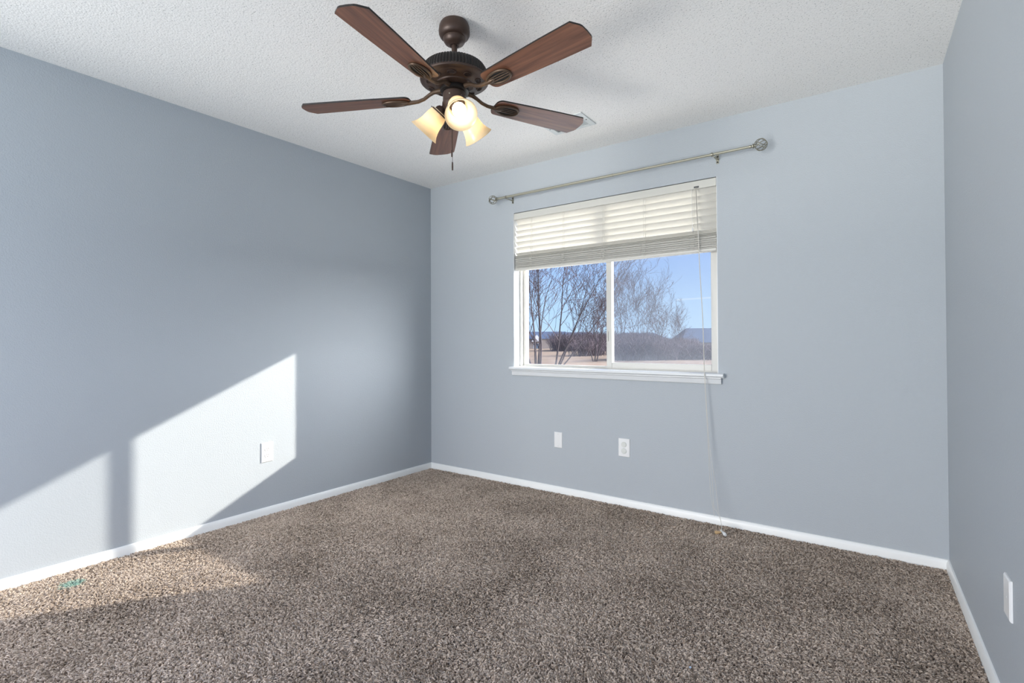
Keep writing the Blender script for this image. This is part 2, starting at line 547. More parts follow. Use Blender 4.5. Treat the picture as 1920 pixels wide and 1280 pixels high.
# ------------------------------------------------------------------ carpet pile
def carpet():
    rng = np.random.default_rng(4)
    st = 0.0052
    ys = np.arange(-3.75, -0.012, st)
    xs = np.arange(0.0, W + 0.14, st)
    X, Y = np.meshgrid(xs, ys)
    X = X.ravel() + rng.uniform(-.5, .5, X.size) * st
    Y = Y.ravel() + rng.uniform(-.5, .5, Y.size) * st
    ok = (X > LA * (-Y) + 0.0135) & (X < W + RA * (-Y) - 0.0135) & (Y < -0.0135)
    X, Y = X[ok], Y[ok]
    n = X.size

    def field(seed, k, lo, hi):
        g = np.random.default_rng(seed)
        f = np.zeros(n)
        for _ in range(k):
            a = g.uniform(0, 2 * PI); fr = g.uniform(lo, hi); ph = g.uniform(0, 2 * PI)
            f += np.sin((X * math.cos(a) + Y * math.sin(a)) * fr + ph)
        return f / math.sqrt(k)
    lean = field(1, 14, 4, 18)                         # brushed patches left by feet and vacuum
    fine = field(2, 18, 60, 200)
    K = 6
    t = np.linspace(0, 1, K)
    ang = rng.uniform(0, 2 * PI, n)
    L = rng.uniform(0.004, 0.010, n)
    bx = 0.0050 * lean + np.cos(ang) * L
    by = 0.0040 * field(3, 12, 4, 18) + np.sin(ang) * L
    # neighbouring yarns lock together into tufts
    cw = 0.0125
    gi, gj = np.floor(X / cw).astype(int), np.floor(Y / cw).astype(int)
    h1 = np.sin(gi * 127.1 + gj * 311.7) * 43758.5453; h2 = np.sin(gi * 269.5 + gj * 183.3) * 43758.5453
    tx = (gi + 0.5 + 0.7 * (h1 - np.floor(h1) - 0.5)) * cw
    ty = (gj + 0.5 + 0.7 * (h2 - np.floor(h2) - 0.5)) * cw
    pull = rng.uniform(0.25, 0.75, n)
    bx += (tx - X) * pull; by += (ty - Y) * pull
    th_ = h1 * 6.0
    bx += 0.004 * np.cos(th_); by += 0.004 * np.sin(th_)
    hgt = 0.0155 + rng.uniform(-0.0035, 0.003, n) + 0.0014 * fine
    cp = rng.uniform(0, 2 * PI, n); cs = rng.choice([-1, 1], n) * rng.uniform(3.5, 6.5, n)
    cr_ = rng.uniform(0.0012, 0.0030, n)
    P = np.empty((n, K, 3), np.float32)
    for i, ti in enumerate(t):
        P[:, i, 0] = X + bx * ti ** 1.7 + cr_ * ti * np.cos(cp + cs * ti)
        P[:, i, 1] = Y + by * ti ** 1.7 + cr_ * ti * np.sin(cp + cs * ti)
        P[:, i, 2] = -0.0128 + hgt * (1 - (1 - ti) ** 1.5) - 0.003 * ti ** 4
    P[:, :, 1] = np.minimum(P[:, :, 1], -0.0135)
    xl = LA * (-P[:, :, 1]) + 0.0135
    P[:, :, 0] = np.maximum(P[:, :, 0], xl)
    P[:, :, 0] = np.minimum(P[:, :, 0], W + RA * (-P[:, :, 1]) - 0.0135)
    cu = bpy.data.hair_curves.new('carpet_pile')
    cu.add_curves([K] * n)
    cu.attributes['position'].data.foreach_set('vector', P.ravel())
    ra = cu.attributes.get('radius') or cu.attributes.new('radius', 'FLOAT', 'POINT')
    rr = np.tile(np.array([0.0020, 0.0022, 0.0023, 0.0023, 0.0021, 0.0015], np.float32), n)
    ra.data.foreach_set('value', rr)
    cu.materials.append(m_carpet)
    o = bpy.data.objects.new('carpet_pile', cu)
    COL.objects.link(o)
    tag(o, 'brown and beige frieze carpet pile covering the whole floor', 'carpet', kind='stuff')


carpet()

# ------------------------------------------------------------------ window
FY = 0.075                         # room face of the vinyl frame
win = thing('window_1', ((OX0 + OX1) / 2, FY, OZ0), 'white two-pane sliding window in the back wall', 'window', kind='structure')
org = tuple(win.location)
GB = 0.905                         # top of the sill board
mb = MB()                          # painted lining of the opening
mb.box((OX0, 0.0005, GB), (OX0 + 0.003, FY, OZ1)).box((OX1 - 0.003, 0.0005, GB), (OX1, FY, OZ1))
mb.build('jamb_lining', m_sill, win, org=org)


def ring(mb, x0, x1, z0, z1, y0, y1, l, r, b, t):
    mb.box((x0, y0, z0), (x0 + l, y1, z1)).box((x1 - r, y0, z0), (x1, y1, z1))
    mb.box((x0 + l, y0, z0), (x1 - r, y1, z0 + b)).box((x0 + l, y0, z1 - t), (x1 - r, y1, z1))
    return mb


ring(MB(), OX0 + 0.003, OX1 - 0.003, GB - 0.006, OZ1 - 0.003, FY, 0.150, 0.020, 0.016, 0.014, 0.02).build('window_frame', m_vinyl, win, bevel=0.0015, org=org)
ring(MB(), OX0 + 0.023, 1.660, GB + 0.008, OZ1 - 0.023, 0.098, 0.140, 0.024, 0.030, 0.010, 0.03).build('fixed_sash', m_vinyl, win, bevel=0.0015, org=org)
ring(MB(), 1.630, OX1 - 0.019, GB + 0.006, OZ1 - 0.023, FY + 0.004, 0.108, 0.040, 0.040, 0.040, 0.04).build('sliding_sash', m_vinyl, win, bevel=0.002, org=org)
MB().box((0.930, 0.117, GB + 0.015), (1.64, 0.121, OZ1 - 0.04)).build('glass_pane', m_glass, win, org=(org[0], org[1], 0))
MB().box((1.66, 0.097, GB + 0.040), (2.345, 0.101, OZ1 - 0.05)).build('glass_pane', m_glass, win, org=(org[0], org[1], 0))
for o in win.children:
    if o.name.startswith('glass_pane'): o.location.z = -org[2]
sc_ = MB().box((1.655, 0.135, GB + 0.008), (2.372, 0.1355, OZ1 - 0.02)).build('insect_screen', m_screen, win, org=org)
sc_['label'] = 'grey insect screen'
MB().box((1.634, FY - 0.004, 1.10), (1.645, FY + 0.006, 1.17)).build('sash_latch', m_vinyl, win, bevel=0.002, org=org)
# stool and apron
SP = [(-FY, GB), (-FY, 0.880), (0.030, 0.880), (0.030, 0.8815), (0.036, 0.8835), (0.041, 0.889), (0.042, 0.896), (0.040, 0.902), (0.035, GB)]
mb = MB()
mb.prism([(p[0] if p[0] > 0 else -FY, p[1]) for p in SP], lambda p, t: (t, -p[0], p[1]), OX0 + 0.0005, OX1 - 0.0005)
SN = [(0.0003, GB)] + [(0.0003, 0.880)] + SP[2:]
mb.prism(SN, lambda p, t: (t, -p[0], p[1]), 0.868, OX0 + 0.001)
mb.prism(SN, lambda p, t: (t, -p[0], p[1]), OX1 - 0.001, 2.432)
mb.build('window_sill', m_sill, win, smooth=True, org=org, angle=30)
AP = [(0.0003, 0.8800), (0.027, 0.8800), (0.027, 0.876), (0.021, 0.872), (0.019, 0.868), (0.019, 0.850), (0.016, 0.8425), (0.010, 0.8405), (0.0003, 0.8405)]
MB().prism(AP, lambda p, t: (t, -p[0], p[1]), 0.882, 2.416).build('apron', m_sill, win, smooth=True, org=org, angle=30)

# ------------------------------------------------------------------ blind
bl = thing('window_blind', ((OX0 + OX1) / 2, 0.035, OZ1 - 0.004), 'off-white faux-wood slat blind raised halfway in the window', 'blind')
org = tuple(bl.location)
BX0, BX1 = 0.897, 2.388
BY = 0.036
mb = MB()
mb.box((BX0, 0.014, 2.046), (BX1, 0.062, 2.088))
mb.build('headrail', m_slat, bl, bevel=0.001, org=org)
mb = MB()
mb.prism([(0.0, 2.041), (0.0, 2.087), (0.002, 2.089), (0.008, 2.089), (0.008, 2.041), (0.004, 2.039)], lambda p, t: (t, p[0] + 0.001, p[1]), BX0 - 0.003, BX1 + 0.003)
mb.build('valance', m_valance, bl, org=org, bevel=0.0008)


def slat_mesh():
    pts = []
    n = 8
    for i in range(n + 1):
        u = -0.025 + 0.05 * i / n
        pts.append((u, 0.0024 * (1 - (u / 0.025) ** 2) + 0.0013))
    for i in range(n, -1, -1):
        u = -0.025 + 0.05 * i / n
        pts.append((u, 0.0024 * (1 - (u / 0.025) ** 2) - 0.0013))
    return MB().prism(pts[::-1], lambda p, t: (t, p[0], p[1]), BX0, BX1)


s0 = slat_mesh().build('slat', m_slat, bl, smooth=True, angle=50)
first = True
rnd = random.Random(3)
spots = []
TILT = math.radians(-43)
for k in range(7):
    ztop = 2.040 - 0.0430 * k
    spots.append((ztop - 0.0155, TILT + math.radians(rnd.uniform(-1.0, 1.0)), rnd.uniform(-0.0006, 0.0006), 0.0))
for z, a in ((1.7545, -16), (1.7475, -10)):
    spots.append((z, math.radians(a), 0.0, 0.0))
NST = 18
for k in range(NST):
    z = 1.7415 - 0.0043 * k
    spots.append((z, math.radians(-5 * (1 - k / NST) + rnd.uniform(-1.5, 1.5)), rnd.uniform(-0.002, 0.002), (0.004 if k % 3 == 1 else -0.0015) + rnd.uniform(-0.002, 0.002)))
for z, a, dx, dy in spots:
    o = s0 if first else dup(s0, bl)
    first = False
    o.location = (dx, BY + dy - org[1], z - org[2]); o.rotation_euler = (a, 0, 0)
    pass
# the slat mesh is modelled around the blind's own x
for v in s0.data.vertices: v.co.x -= org[0]
mb = MB().box((BX0, BY - 0.026, 1.649), (BX1, BY + 0.026, 1.666))
mb.build('bottom_rail', m_slat, bl, bevel=0.003, org=org)
LADX = (1.041, 1.320, 1.638, 1.932, 2.246)
for x in LADX:
    mb = MB()
    for s in (-1, 1):
        yy = BY + s * 0.0225
        pts = [(x, yy, 2.045), (x + rnd.uniform(-.001, .001), yy, 1.90), (x, yy + s * 0.003, 1.765)]
        mb.tube(pts, 0.0009, 5)
    mb.tube([(x + 0.012, BY - 0.0235, 2.045), (x + 0.012, BY - 0.0235, 1.76)], 0.0009, 5)
    # rungs and the loops bunched over the gathered slats
    for k in range(4):
        z0 = 1.748 - 0.021 * k
        yy = BY - 0.0285
        s = rnd.choice((-1, 1))
        loop = [(x + s * (0.018 * math.sin(a) + 0.004 * k * math.cos(2 * a)), yy - 0.004 * abs(math.sin(a)), z0 - 0.010 + 0.012 * math.cos(a)) for a in np.linspace(0, 2 * PI, 14)]
        mb.tube(loop, 0.0009, 5)
    mb.build('ladder_cord', m_cord, bl, org=org, smooth=True)
# tilt mechanism, tilt cord and the lift cord that hangs to the floor
MB().box((2.262, -0.006, 2.044), (2.290, 0.002, 2.054)).build('cord_lock', m_bracket, bl, org=org, bevel=0.001)
c = MB().tube([(2.274, -0.005, 2.048), (2.277, -0.005, 1.95), (2.281, -0.006, 1.86), (2.286, -0.006, 1.79)], 0.0017, 6).build('tilt_cord', m_cord_grey, bl, org=org, smooth=True)
c['label'] = 'grey tilt cord'
mb = MB()
mb.tube([(2.2475, -0.002, 2.045), (2.249, -0.002, 1.90), (2.252, -0.003, 1.80)], 0.0008, 5)
mb.lathe([(0.001, 0.0), (0.004, -0.004), (0.0055, -0.016), (0.004, -0.022), (0.0005, -0.0225)], (2.252, -0.003, 1.801), n=12)
mb.build('tilt_tassel', m_plastic, bl, org=org, smooth=True)


def strand(pts, r, n=40):
    """a smooth curve through the points"""
    P = [Vector(p) for p in pts]
    P = [P[0] * 2 - P[1]] + P + [P[-1] * 2 - P[-2]]
    out = []
    for i in range(1, len(P) - 2):
        for j in range(8):
            t = j / 8
            out.append(0.5 * ((2 * P[i]) + (P[i + 1] - P[i - 1]) * t + (2 * P[i - 1] - 5 * P[i] + 4 * P[i + 1] - P[i + 2]) * t * t + (3 * P[i] - P[i - 1] - 3 * P[i + 1] + P[i + 2]) * t ** 3))
    out.append(P[-2])
    return out


hang = [(2.2745, -0.003, 2.046), (2.284, -0.005, 1.82), (2.2945, -0.010, 1.5545), (2.316, -0.030, 1.2265), (2.327, -0.046, 0.937), (2.338, -0.050, 0.7137)]
ends = [
    [(2.350, -0.058, 0.45), (2.360, -0.072, 0.27), (2.370, -0.084, 0.185), (2.386, -0.092, 0.10), (2.392, -0.095, 0.074)],
    [(2.355, -0.065, 0.44), (2.377, -0.082, 0.27), (2.383, -0.090, 0.19), (2.392, -0.105, 0.125), (2.412, -0.125, 0.116), (2.4375, -0.143, 0.072), (2.447, -0.166, 0.022)],
    [(2.364, -0.068, 0.44), (2.396, -0.090, 0.27), (2.418, -0.120, 0.130), (2.4385, -0.143, 0.073), (2.449, -0.164, 0.020)],
]
for k, en in enumerate(ends):
    of = Vector((0.0016 * (k - 1), -0.0006 * k, 0))
    pts = [Vector(p) + of for p in hang] + [Vector(p) for p in en]
    MB().tube(strand(pts, 0), 0.0011, 5).build('lift_cord', m_cord, bl, org=org, smooth=True)
tz = 0.009


def tassel(o, d, mat):
    mb = MB()
    mb.lathe([(0.0005, 0), (0.0045, 0.001), (0.006, 0.008), (0.0085, 0.018), (0.0095, 0.028), (0.0075, 0.034), (0.0005, 0.035)], o, d, n=16)
    return mb.build('cord_tassel', mat, bl, org=org, smooth=True)


tassel((2.446, -0.172, 0.018), (-0.80, -0.50, -0.06), m_wood_tassel)['label'] = 'wooden cord tassel'
tassel((2.453, -0.168, 0.020), (0.55, -0.65, -0.16), m_plastic)
mb = MB().lathe([(0.0005, 0.0), (0.005, 0.002), (0.0065, 0.01), (0.004, 0.018), (0.0005, 0.019)], (2.4455, -0.165, 0.012), (0.05, -0.1, 1), n=14)
mb.build('cord_connector', m_cap, bl, org=org, smooth=True)

# ------------------------------------------------------------------ curtain rod
RZ, RY = 2.2045, -0.075
rod = thing('curtain_rod', (1.70, 0.0, RZ), 'champagne metal curtain rod with cage finials above the window', 'curtain rod')
org = tuple(rod.location)
JX = 1.749
MB().tube([(0.800, RY, RZ), (JX, RY, RZ)], 0.0088, 16).build('outer_tube', m_rod, rod, org=org, smooth=True)
MB().tube([(JX - 0.02, RY, RZ), (2.598, RY, RZ)], 0.0074, 16).build('inner_tube', m_rod, rod, org=org, smooth=True)
MB().tube([(JX - 0.003, RY, RZ), (JX + 0.006, RY, RZ)], 0.0096, 16).build('tube_collar', m_rod, rod, org=org, smooth=True)
for sgn, xe in ((-1, 0.800), (1, 2.598)):
    ax = (sgn, 0, 0)
    neck = MB().lathe([(0.0005, -0.004), (0.0095, -0.004), (0.0095, 0.004), (0.0065, 0.006), (0.0065, 0.010), (0.013, 0.013), (0.013, 0.017), (0.007, 0.020), (0.010, 0.023), (0.010, 0.026), (0.0005, 0.028)],
                      (xe, RY, RZ), ax, n=20).build('finial_neck', m_nickel, rod, org=org, smooth=True)
    mb = MB()
    R_ = 0.0325
    c0 = Vector((xe + sgn * (0.022 + R_), RY, RZ))
    for hand in (1, -1):
        for q in range(4):
            pts = []
            for i in range(23):
                t = i / 22 * PI
                az = q * PI / 2 + hand * (t - PI / 2) * 0.75
                pts.append(c0 + Vector((-sgn * math.cos(t) * R_, math.sin(t) * math.cos(az) * R_, math.sin(t) * math.sin(az) * R_)))
            mb.tube(pts, 0.0024, 6)
    mb.lathe([(0.0005, 0.004), (0.006, 0.003), (0.006, -0.001), (0.0005, -0.002)], c0 + Vector((sgn * R_, 0, 0)), ax, n=14)
    mb.build('finial_cage', m_nickel, rod, org=org, smooth=True)
for bx in (0.886, 2.402):
    mb = MB()
    mb.box((bx - 0.008, -0.003, 2.168), (bx + 0.008, -0.0002, 2.222))
    mb.box((bx - 0.006, RY - 0.004, 2.1875), (bx + 0.006, -0.002, 2.1915))
    mb.tube([(bx - 0.006, RY, 2.1895), (bx - 0.006, RY - 0.011, 2.196), (bx - 0.006, RY - 0.011, 2.209)], 0.002, 6)
    br = mb.build('bracket', m_nickel, rod, org=org, bevel=0.0008)
    for z in (2.209, 2.177):
        MB().lathe([(0.0005, 0.0022), (0.003, 0.0020), (0.0048, 0.0008), (0.0048, 0.0)], (bx, -0.003, z), (0, -1, 0), n=12).build('screw', m_screw, br, org=org, smooth=True)
    MB().lathe([(0.0096, -0.004), (0.0115, -0.004), (0.0115, 0.004), (0.0096, 0.004), (0.0096, -0.004)], (bx - 0.014, RY, RZ), (1, 0, 0), n=18).build('rod_ring', m_nickel, rod, org=org, smooth=True)

# ------------------------------------------------------------------ wall plates
def plate_mesh(w, h, t, fn):
    """bevelled wall plate; fn(u, v, out) -> world"""
    mb = MB()
    b = 0.004
    o0 = [(-w / 2, -h / 2), (w / 2, -h / 2), (w / 2, h / 2), (-w / 2, h / 2)]
    i0 = [(-w / 2 + b, -h / 2 + b), (w / 2 - b, -h / 2 + b), (w / 2 - b, h / 2 - b), (-w / 2 + b, h / 2 - b)]
    vs = [fn(u, v, 0) for u, v in o0] + [fn(u, v, t * 0.55) for u, v in o0] + [fn(u, v, t) for u, v in i0]
    fs = [(3, 2, 1, 0), (8, 9, 10, 11)]
    for a in (0, 4):
        for i in range(4):
            j = (i + 1) % 4
            fs.append((a + i, a + j, a + 4 + j, a + 4 + i))
    return mb.add(vs, fs)


def disc(mb, fn, cu, cv, r, o0, o1, n=20, squash=None):
    pts = []
    for k in range(n):
        a = 2 * PI * k / n
        u, v = r * math.cos(a), r * math.sin(a)
        if squash: v = max(-squash, min(squash, v))
        pts.append((cu + u, cv + v))
    return mb.prism(pts, lambda p, t: fn(p[0], p[1], t), o0, o1)


def back_fn(cx, cz): return lambda u, v, o: (cx + u, -0.0002 - o, cz + v)


# blank plate
f = back_fn(1.2835, 0.3845)
t = thing('blank_wall_plate', (1.2835, 0, 0.3845), 'small blank white wall plate on the window wall, left of the capped outlet', 'wall plate')
org = tuple(t.location)
plate_mesh(0.066, 0.112, 0.006, f).build('plate', m_plastic, t, org=org)
for v in (-0.042, 0.042):
    disc(MB(), f, 0, v, 0.003, 0.006, 0.0066).build('screw', m_cap, t, org=org)


def outlet_face(fn, cv, mb_face, mb_slot, o):
    disc(mb_face, fn, 0, cv, 0.0172, o, o + 0.0022, 28, 0.0138)
    for u, hh in ((-0.0063, 0.0046), (0.0063, 0.0040)):
        q = [(u - 0.0012, cv + 0.004 - hh), (u + 0.0012, cv + 0.004 - hh), (u + 0.0012, cv + 0.004 + hh), (u - 0.0012, cv + 0.004 + hh)]
        mb_slot.append(MB().prism(q, lambda p, t: fn(p[0], p[1], t), o + 0.0021, o + 0.00245))
    mb_slot.append(MB())
    disc(mb_slot[-1], fn, 0, cv - 0.0075, 0.0024, o + 0.0021, o + 0.00245, 12)


# outlet with round child-safety plugs
f = back_fn(1.7918, 0.3885)
t = thing('wall_outlet', (1.7918, 0, 0.3885), 'white double outlet on the window wall, both sockets plugged with round caps', 'outlet')
org = tuple(t.location)
plate_mesh(0.080, 0.121, 0.006, f).build('plate', m_plastic, t, org=org)
fa = MB()
for v in (-0.0205, 0.0205): disc(fa, f, 0, v, 0.0172, 0.006, 0.0075, 28, 0.0138)
fa.build('receptacle', m_plastic, t, org=org)
for v, nm in ((0.0215, 'upper'), (-0.0215, 'lower')):
    mb = MB()
    disc(mb, f, 0, v, 0.0185, 0.0076, 0.0100, 28)
    disc(mb, f, 0, v, 0.0150, 0.0100, 0.0112, 28)
    o = mb.build('outlet_safety_cap', m_cap, None, org=(1.7918, -0.008, 0.3885 + v), bevel=0.0006)
    tag(o, 'round milky safety cap in the %s socket of the window-wall outlet' % nm, 'outlet cap', 'outlet safety caps')

# outlet in the sun patch on the left wall
cyo, czo = -1.4740, 0.3995
lxo = lx(cyo)
f = lambda u, v, o: (lxo + 0.0004 + o, cyo + u, czo + v)
t = thing('wall_outlet', (lxo, cyo, czo), 'white double outlet inside the sun patch on the left wall', 'outlet')
org = tuple(t.location)
plate_mesh(0.078, 0.124, 0.0065, f).build('plate', m_plastic, t, org=org)
fa, fsl = MB(), []
for v in (-0.0195, 0.0195): outlet_face(f, v, fa, fsl, 0.0065)
rc = fa.build('receptacle', m_plastic, t, org=org)
for q in fsl: q.build('socket_slot', m_slot, rc, org=org)
disc(MB(), f, 0, 0, 0.0028, 0.0065, 0.0072, 12).build('screw', m_cap, t, org=org)

# plate on the right wall
cyp, czp = -1.205, 0.369
f = lambda u, v, o: (rx(cyp + u) - 0.0004 - o, cyp + u, czp + v)
t = thing('wall_plate', (rx(cyp), cyp, czp), 'white wall plate on the right wall at the photo edge', 'wall plate')
org = tuple(t.location)
mb = plate_mesh(0.072, 0.116, 0.0075, f)
mb.build('plate', m_plastic, t, org=org)
disc(MB(), f, 0, 0, 0.003, 0.0075, 0.0082, 12).build('screw', m_cap, t, org=org)

# ------------------------------------------------------------------ ceiling vent
VX0, VX1, VY0, VY1 = 1.497, 1.7845, -0.577, -0.377
t = thing('ceiling_vent', ((VX0 + VX1) / 2, (VY0 + VY1) / 2, H), 'white louvred air register on the ceiling behind the fan blade', 'vent')
org = tuple(t.location)
fr = 0.034
mb = MB()
pr = [(0, 0), (fr, 0.0), (fr, -0.008), (fr - 0.006, -0.009), (0.006, -0.005), (0, -0.003)]
mb.box((VX0, VY0, H - 0.007), (VX0 + fr, VY1, H - 0.0003)).box((VX1 - fr, VY0, H - 0.007), (VX1, VY1, H - 0.0003))
mb.box((VX0 + fr, VY0, H - 0.007), (VX1 - fr, VY0 + fr * 0.8, H - 0.0003)).box((VX0 + fr, VY1 - fr * 0.8, H - 0.007), (VX1 - fr, VY1, H - 0.0003))
mb.build('flange', m_vent, t, org=org, bevel=0.002)
MB().box((VX0 + fr, VY0 + fr * 0.8, H - 0.0012), (VX1 - fr, VY1 - fr * 0.8, H - 0.0003)).build('duct_opening', m_vent_dark, t, org=org)
n = 16
for i in range(n):
    x = VX0 + fr + (VX1 - VX0 - 2 * fr) * (i + 0.5) / n
    mb = MB()
    s = 1 if i < n / 2 else -1
    mb.prism([(x - 0.0045, -0.0085), (x - 0.0035, -0.0085), (x + 0.0045, -0.0015), (x + 0.0035, -0.0015)] if s < 0 else
             [(x + 0.0045, -0.0085), (x + 0.0035, -0.0085), (x - 0.0045, -0.0015), (x - 0.0035, -0.0015)],
             lambda p, tt: (p[0], tt, H + p[1]), VY0 + fr * 0.8, VY1 - fr * 0.8)
    mb.build('louvre', m_vent, t, org=org)
for x, y in ((VX1 - 0.017, (VY0 + VY1) / 2), (VX0 + 0.017, (VY0 + VY1) / 2)):
    MB().lathe([(0.0005, -0.002), (0.003, -0.0015), (0.004, 0)], (x, y, H - 0.007), (0, 0, 1), n=12).build('screw', m_screw, t, org=org)

# ------------------------------------------------------------------ ceiling fan
FX, FYC = 1.7470, -1.6304
fan = thing('ceiling_fan', (FX, FYC, H), 'dark bronze ceiling fan with five walnut blades and three lit amber shades', 'ceiling fan')
Z = lambda z: z - H
cano = [(0.004, 0), (0.056, 0), (0.0590, -0.004), (0.0635, -0.016), (0.0655, -0.034), (0.0645, -0.046), (0.060, -0.056), (0.052, -0.061), (0.0465, -0.062),
        (0.0465, -0.066), (0.0450, -0.075), (0.040, -0.083), (0.031, -0.089), (0.022, -0.092), (0.020, -0.094), (0.0125, -0.094)]
MB().lathe(cano, n=48).build('canopy', m_bronze, fan, smooth=True)
MB().lathe([(0.0115, -0.07), (0.0115, Z(2.278)), (0.018, Z(2.276)), (0.020, Z(2.271)), (0.020, Z(2.263))], n=24).build('downrod', m_bronze, fan, smooth=True)
# motor housing: plain drum, ribbed band as its own part
mot = [(0.020, Z(2.2680)), (0.075, Z(2.2680)), (0.104, Z(2.2640)), (0.1145, Z(2.2570))]
mot2 = [(0.141, Z(2.204)), (0.1435, Z(2.200)), (0.1425, Z(2.194)), (0.137, Z(2.191)), (0.128, Z(2.190)), (0.121, Z(2.187)), (0.118, Z(2.185)), (0.100, Z(2.181)), (0.082, Z(2.178)), (0.079, Z(2.174)), (0.060, Z(2.168)), (0.010, Z(2.166))]
motor = MB().lathe(mot + mot2, n=64).build('motor_housing', m_bronze, fan, smooth=True)
NR = 264
band = [(0.1150, Z(2.2575)), (0.1185, Z(2.2565)), (0.1260, Z(2.251)), (0.1335, Z(2.240)), (0.1390, Z(2.223)), (0.1415, Z(2.207)), (0.1405, Z(2.203))]
MB().lathe(band, n=NR, rfn=lambda r, i, k: r + (0.0012 if (k // 2) % 2 else -0.0022) * (1 if 0 < i < 6 else 0)).build('ribbed_band', m_bronze_dark, motor, smooth=True, angle=20)
# slotted rosettes on the housing's underside
for k in range(10):
    a = 2 * PI * (k + 0.5) / 10
    c = Vector((math.cos(a) * 0.107, math.sin(a) * 0.107, Z(2.1820)))
    rad_ = Vector((math.cos(a), math.sin(a), 0)); tg = Vector((-math.sin(a), math.cos(a), 0))
    mb = MB()
    ringp = [c + rad_ * (0.011 * math.cos(q)) + tg * (0.017 * math.sin(q)) + Vector((0, 0, 0.18 * 0.011 * math.cos(q) - 0.0015)) for q in np.linspace(0, 2 * PI, 20, endpoint=False)]
    mb.tube(ringp, 0.0022, 6, closed=True)
    for s in (-0.005, 0.0, 0.005):
        mb.tube([c + rad_ * s - tg * 0.0135 + Vector((0, 0, 0.18 * s - 0.001)), c + rad_ * s + tg * 0.0135 + Vector((0, 0, 0.18 * s - 0.001))], 0.0013, 5)
    mb.build('vent_rosette', m_bronze, motor, smooth=True)
MB().lathe([(0.010, Z(2.1655)), (0.057, Z(2.1655)), (0.060, Z(2.161)), (0.060, Z(2.150)), (0.054, Z(2.147)), (0.010, Z(2.147))], n=40).build('flywheel', m_bronze_dark, fan, smooth=True)
sw = [(0.010, Z(2.1465)), (0.046, Z(2.1465)), (0.0485, Z(2.143)), (0.0485, Z(2.106)), (0.0515, Z(2.103)), (0.0515, Z(2.095)), (0.047, Z(2.089)), (0.043, Z(2.078)), (0.032, Z(2.066)), (0.020, Z(2.060)), (0.012, Z(2.058)), (0.010, Z(2.048)), (0.0004, Z(2.046))]
kit = MB().lathe(sw, n=44).build('switch_housing', m_bronze, fan, smooth=True)
for k in range(4):
    a = k * PI / 2 + 0.3
    MB().lathe([(0.0004, 0.0015), (0.003, 0.001), (0.0035, -0.001)], (math.cos(a) * 0.0486, math.sin(a) * 0.0486, Z(2.125)), (math.cos(a), math.sin(a), 0), n=10).build('screw', m_nickel, kit, smooth=True)

# blades
TILTX, TILTY, BPITCH, TH0, BZ = 0.01505, 0.00999, 0.1599, 4.92507, 2.1287
RT_ = 0.6318


def blade_outline():
    hw0, hw1 = 0.051, 0.067
    r0 = 0.188
    top = []
    for q in range(7):
        a = PI / 2 * (1 - q / 6)
        top.append((r0 + 0.026 - 0.026 * math.sin(a), hw0 - 0.030 + 0.030 * math.cos(a)))
    top += [(0.35, 0.058), (0.50, 0.064), (RT_, hw1)]
    top += [(RT_ + 0.021, hw1 - 0.030), (RT_ + 0.0245, hw1 - 0.040)]
    top += [(RT_ + 0.026, 0.0)]
    bot = [(x, -y) for x, y in top[-2::-1]]
    return top + bot


def make_blade():
    pts = blade_outline()
    n = len(pts)
    mb = MB()
    th = 0.0032
    vs = [(x, y, -th) for x, y in pts] + [(x, y, th) for x, y in pts]
    mb.add(vs, [tuple(range(n)), tuple(range(2 * n - 1, n - 1, -1))])
    mb.cur = 1
    o = len(mb.v)
    mb.f += [(i, n + i, n + (i + 1) % n, (i + 1) % n) for i in range(n)]
    mb.mi += [1] * n
    return mb


def make_iron():
    """arm from the flywheel to a slotted oval medallion under the blade root"""
    mb = MB()
    zc = -0.0075
    cx, a, b = 0.252, 0.056, 0.031
    ov = [(cx + a * math.cos(q), b * math.sin(q) * (1 + 0.12 * math.cos(q)), zc) for q in np.linspace(0, 2 * PI, 36, endpoint=False)]
    mb.tube(ov, 0.0052, 8, closed=True)
    for s in (-1, 0, 1):
        y = s * 0.0115
        L = a * math.sqrt(max(0, 1 - (y / b) ** 2))
        mb.tube([(cx - L, y * 0.7, zc), (cx - L * 0.3, y, zc), (cx + L * 0.4, y, zc), (cx + L, y * 0.9, zc)], [0.0048, 0.0026, 0.0024, 0.0034], 6)
    mb.cur = 1  # dark plate added behind the bars as the shade in the slots
    mb.prism([((cx + (a - 0.002) * math.cos(q)), (b - 0.002) * math.sin(q)) for q in np.linspace(0, 2 * PI, 30, endpoint=False)], lambda p, t: (p[0], p[1], t), zc + 0.0018, zc + 0.0042)
    mb.cur = 0
    # solid inner end of the leaf
    mb.tube([(cx - a - 0.004, 0, zc), (cx - a + 0.018, 0, zc), (cx - a + 0.034, 0, zc + 0.001)], [0.0085, 0.0105, 0.0035], 10)
    # curved arm
    ph = [(0.048, 0, 0.030), (0.066, 0, 0.030), (0.088, 0, 0.026), (0.108, 0, 0.016), (0.130, 0, 0.002), (0.156, 0, -0.006), (0.188, 0, -0.008), (0.204, 0, zc)]
    mb.tube(ph, [0.0105, 0.010, 0.0085, 0.0075, 0.0072, 0.0075, 0.0085, 0.0085], 10)
    return mb


b0 = make_blade().build('blade', [m_wood, m_bronze_dark], fan)
i0 = make_iron().build('blade_bracket', [m_iron, m_slot], b0, smooth=True, angle=60)
i0['label'] = 'bronze slotted blade bracket'
for k in range(5):
    az = TH0 + k * 2 * PI / 5
    o = b0 if k == 0 else dup(b0, fan)
    off = TILTX * math.cos(az) + TILTY * math.sin(az)
    o.location = (0, 0, Z(BZ))
    o.rotation_euler = (-BPITCH, -off / RT_, az)
    if k: dup(i0, o)

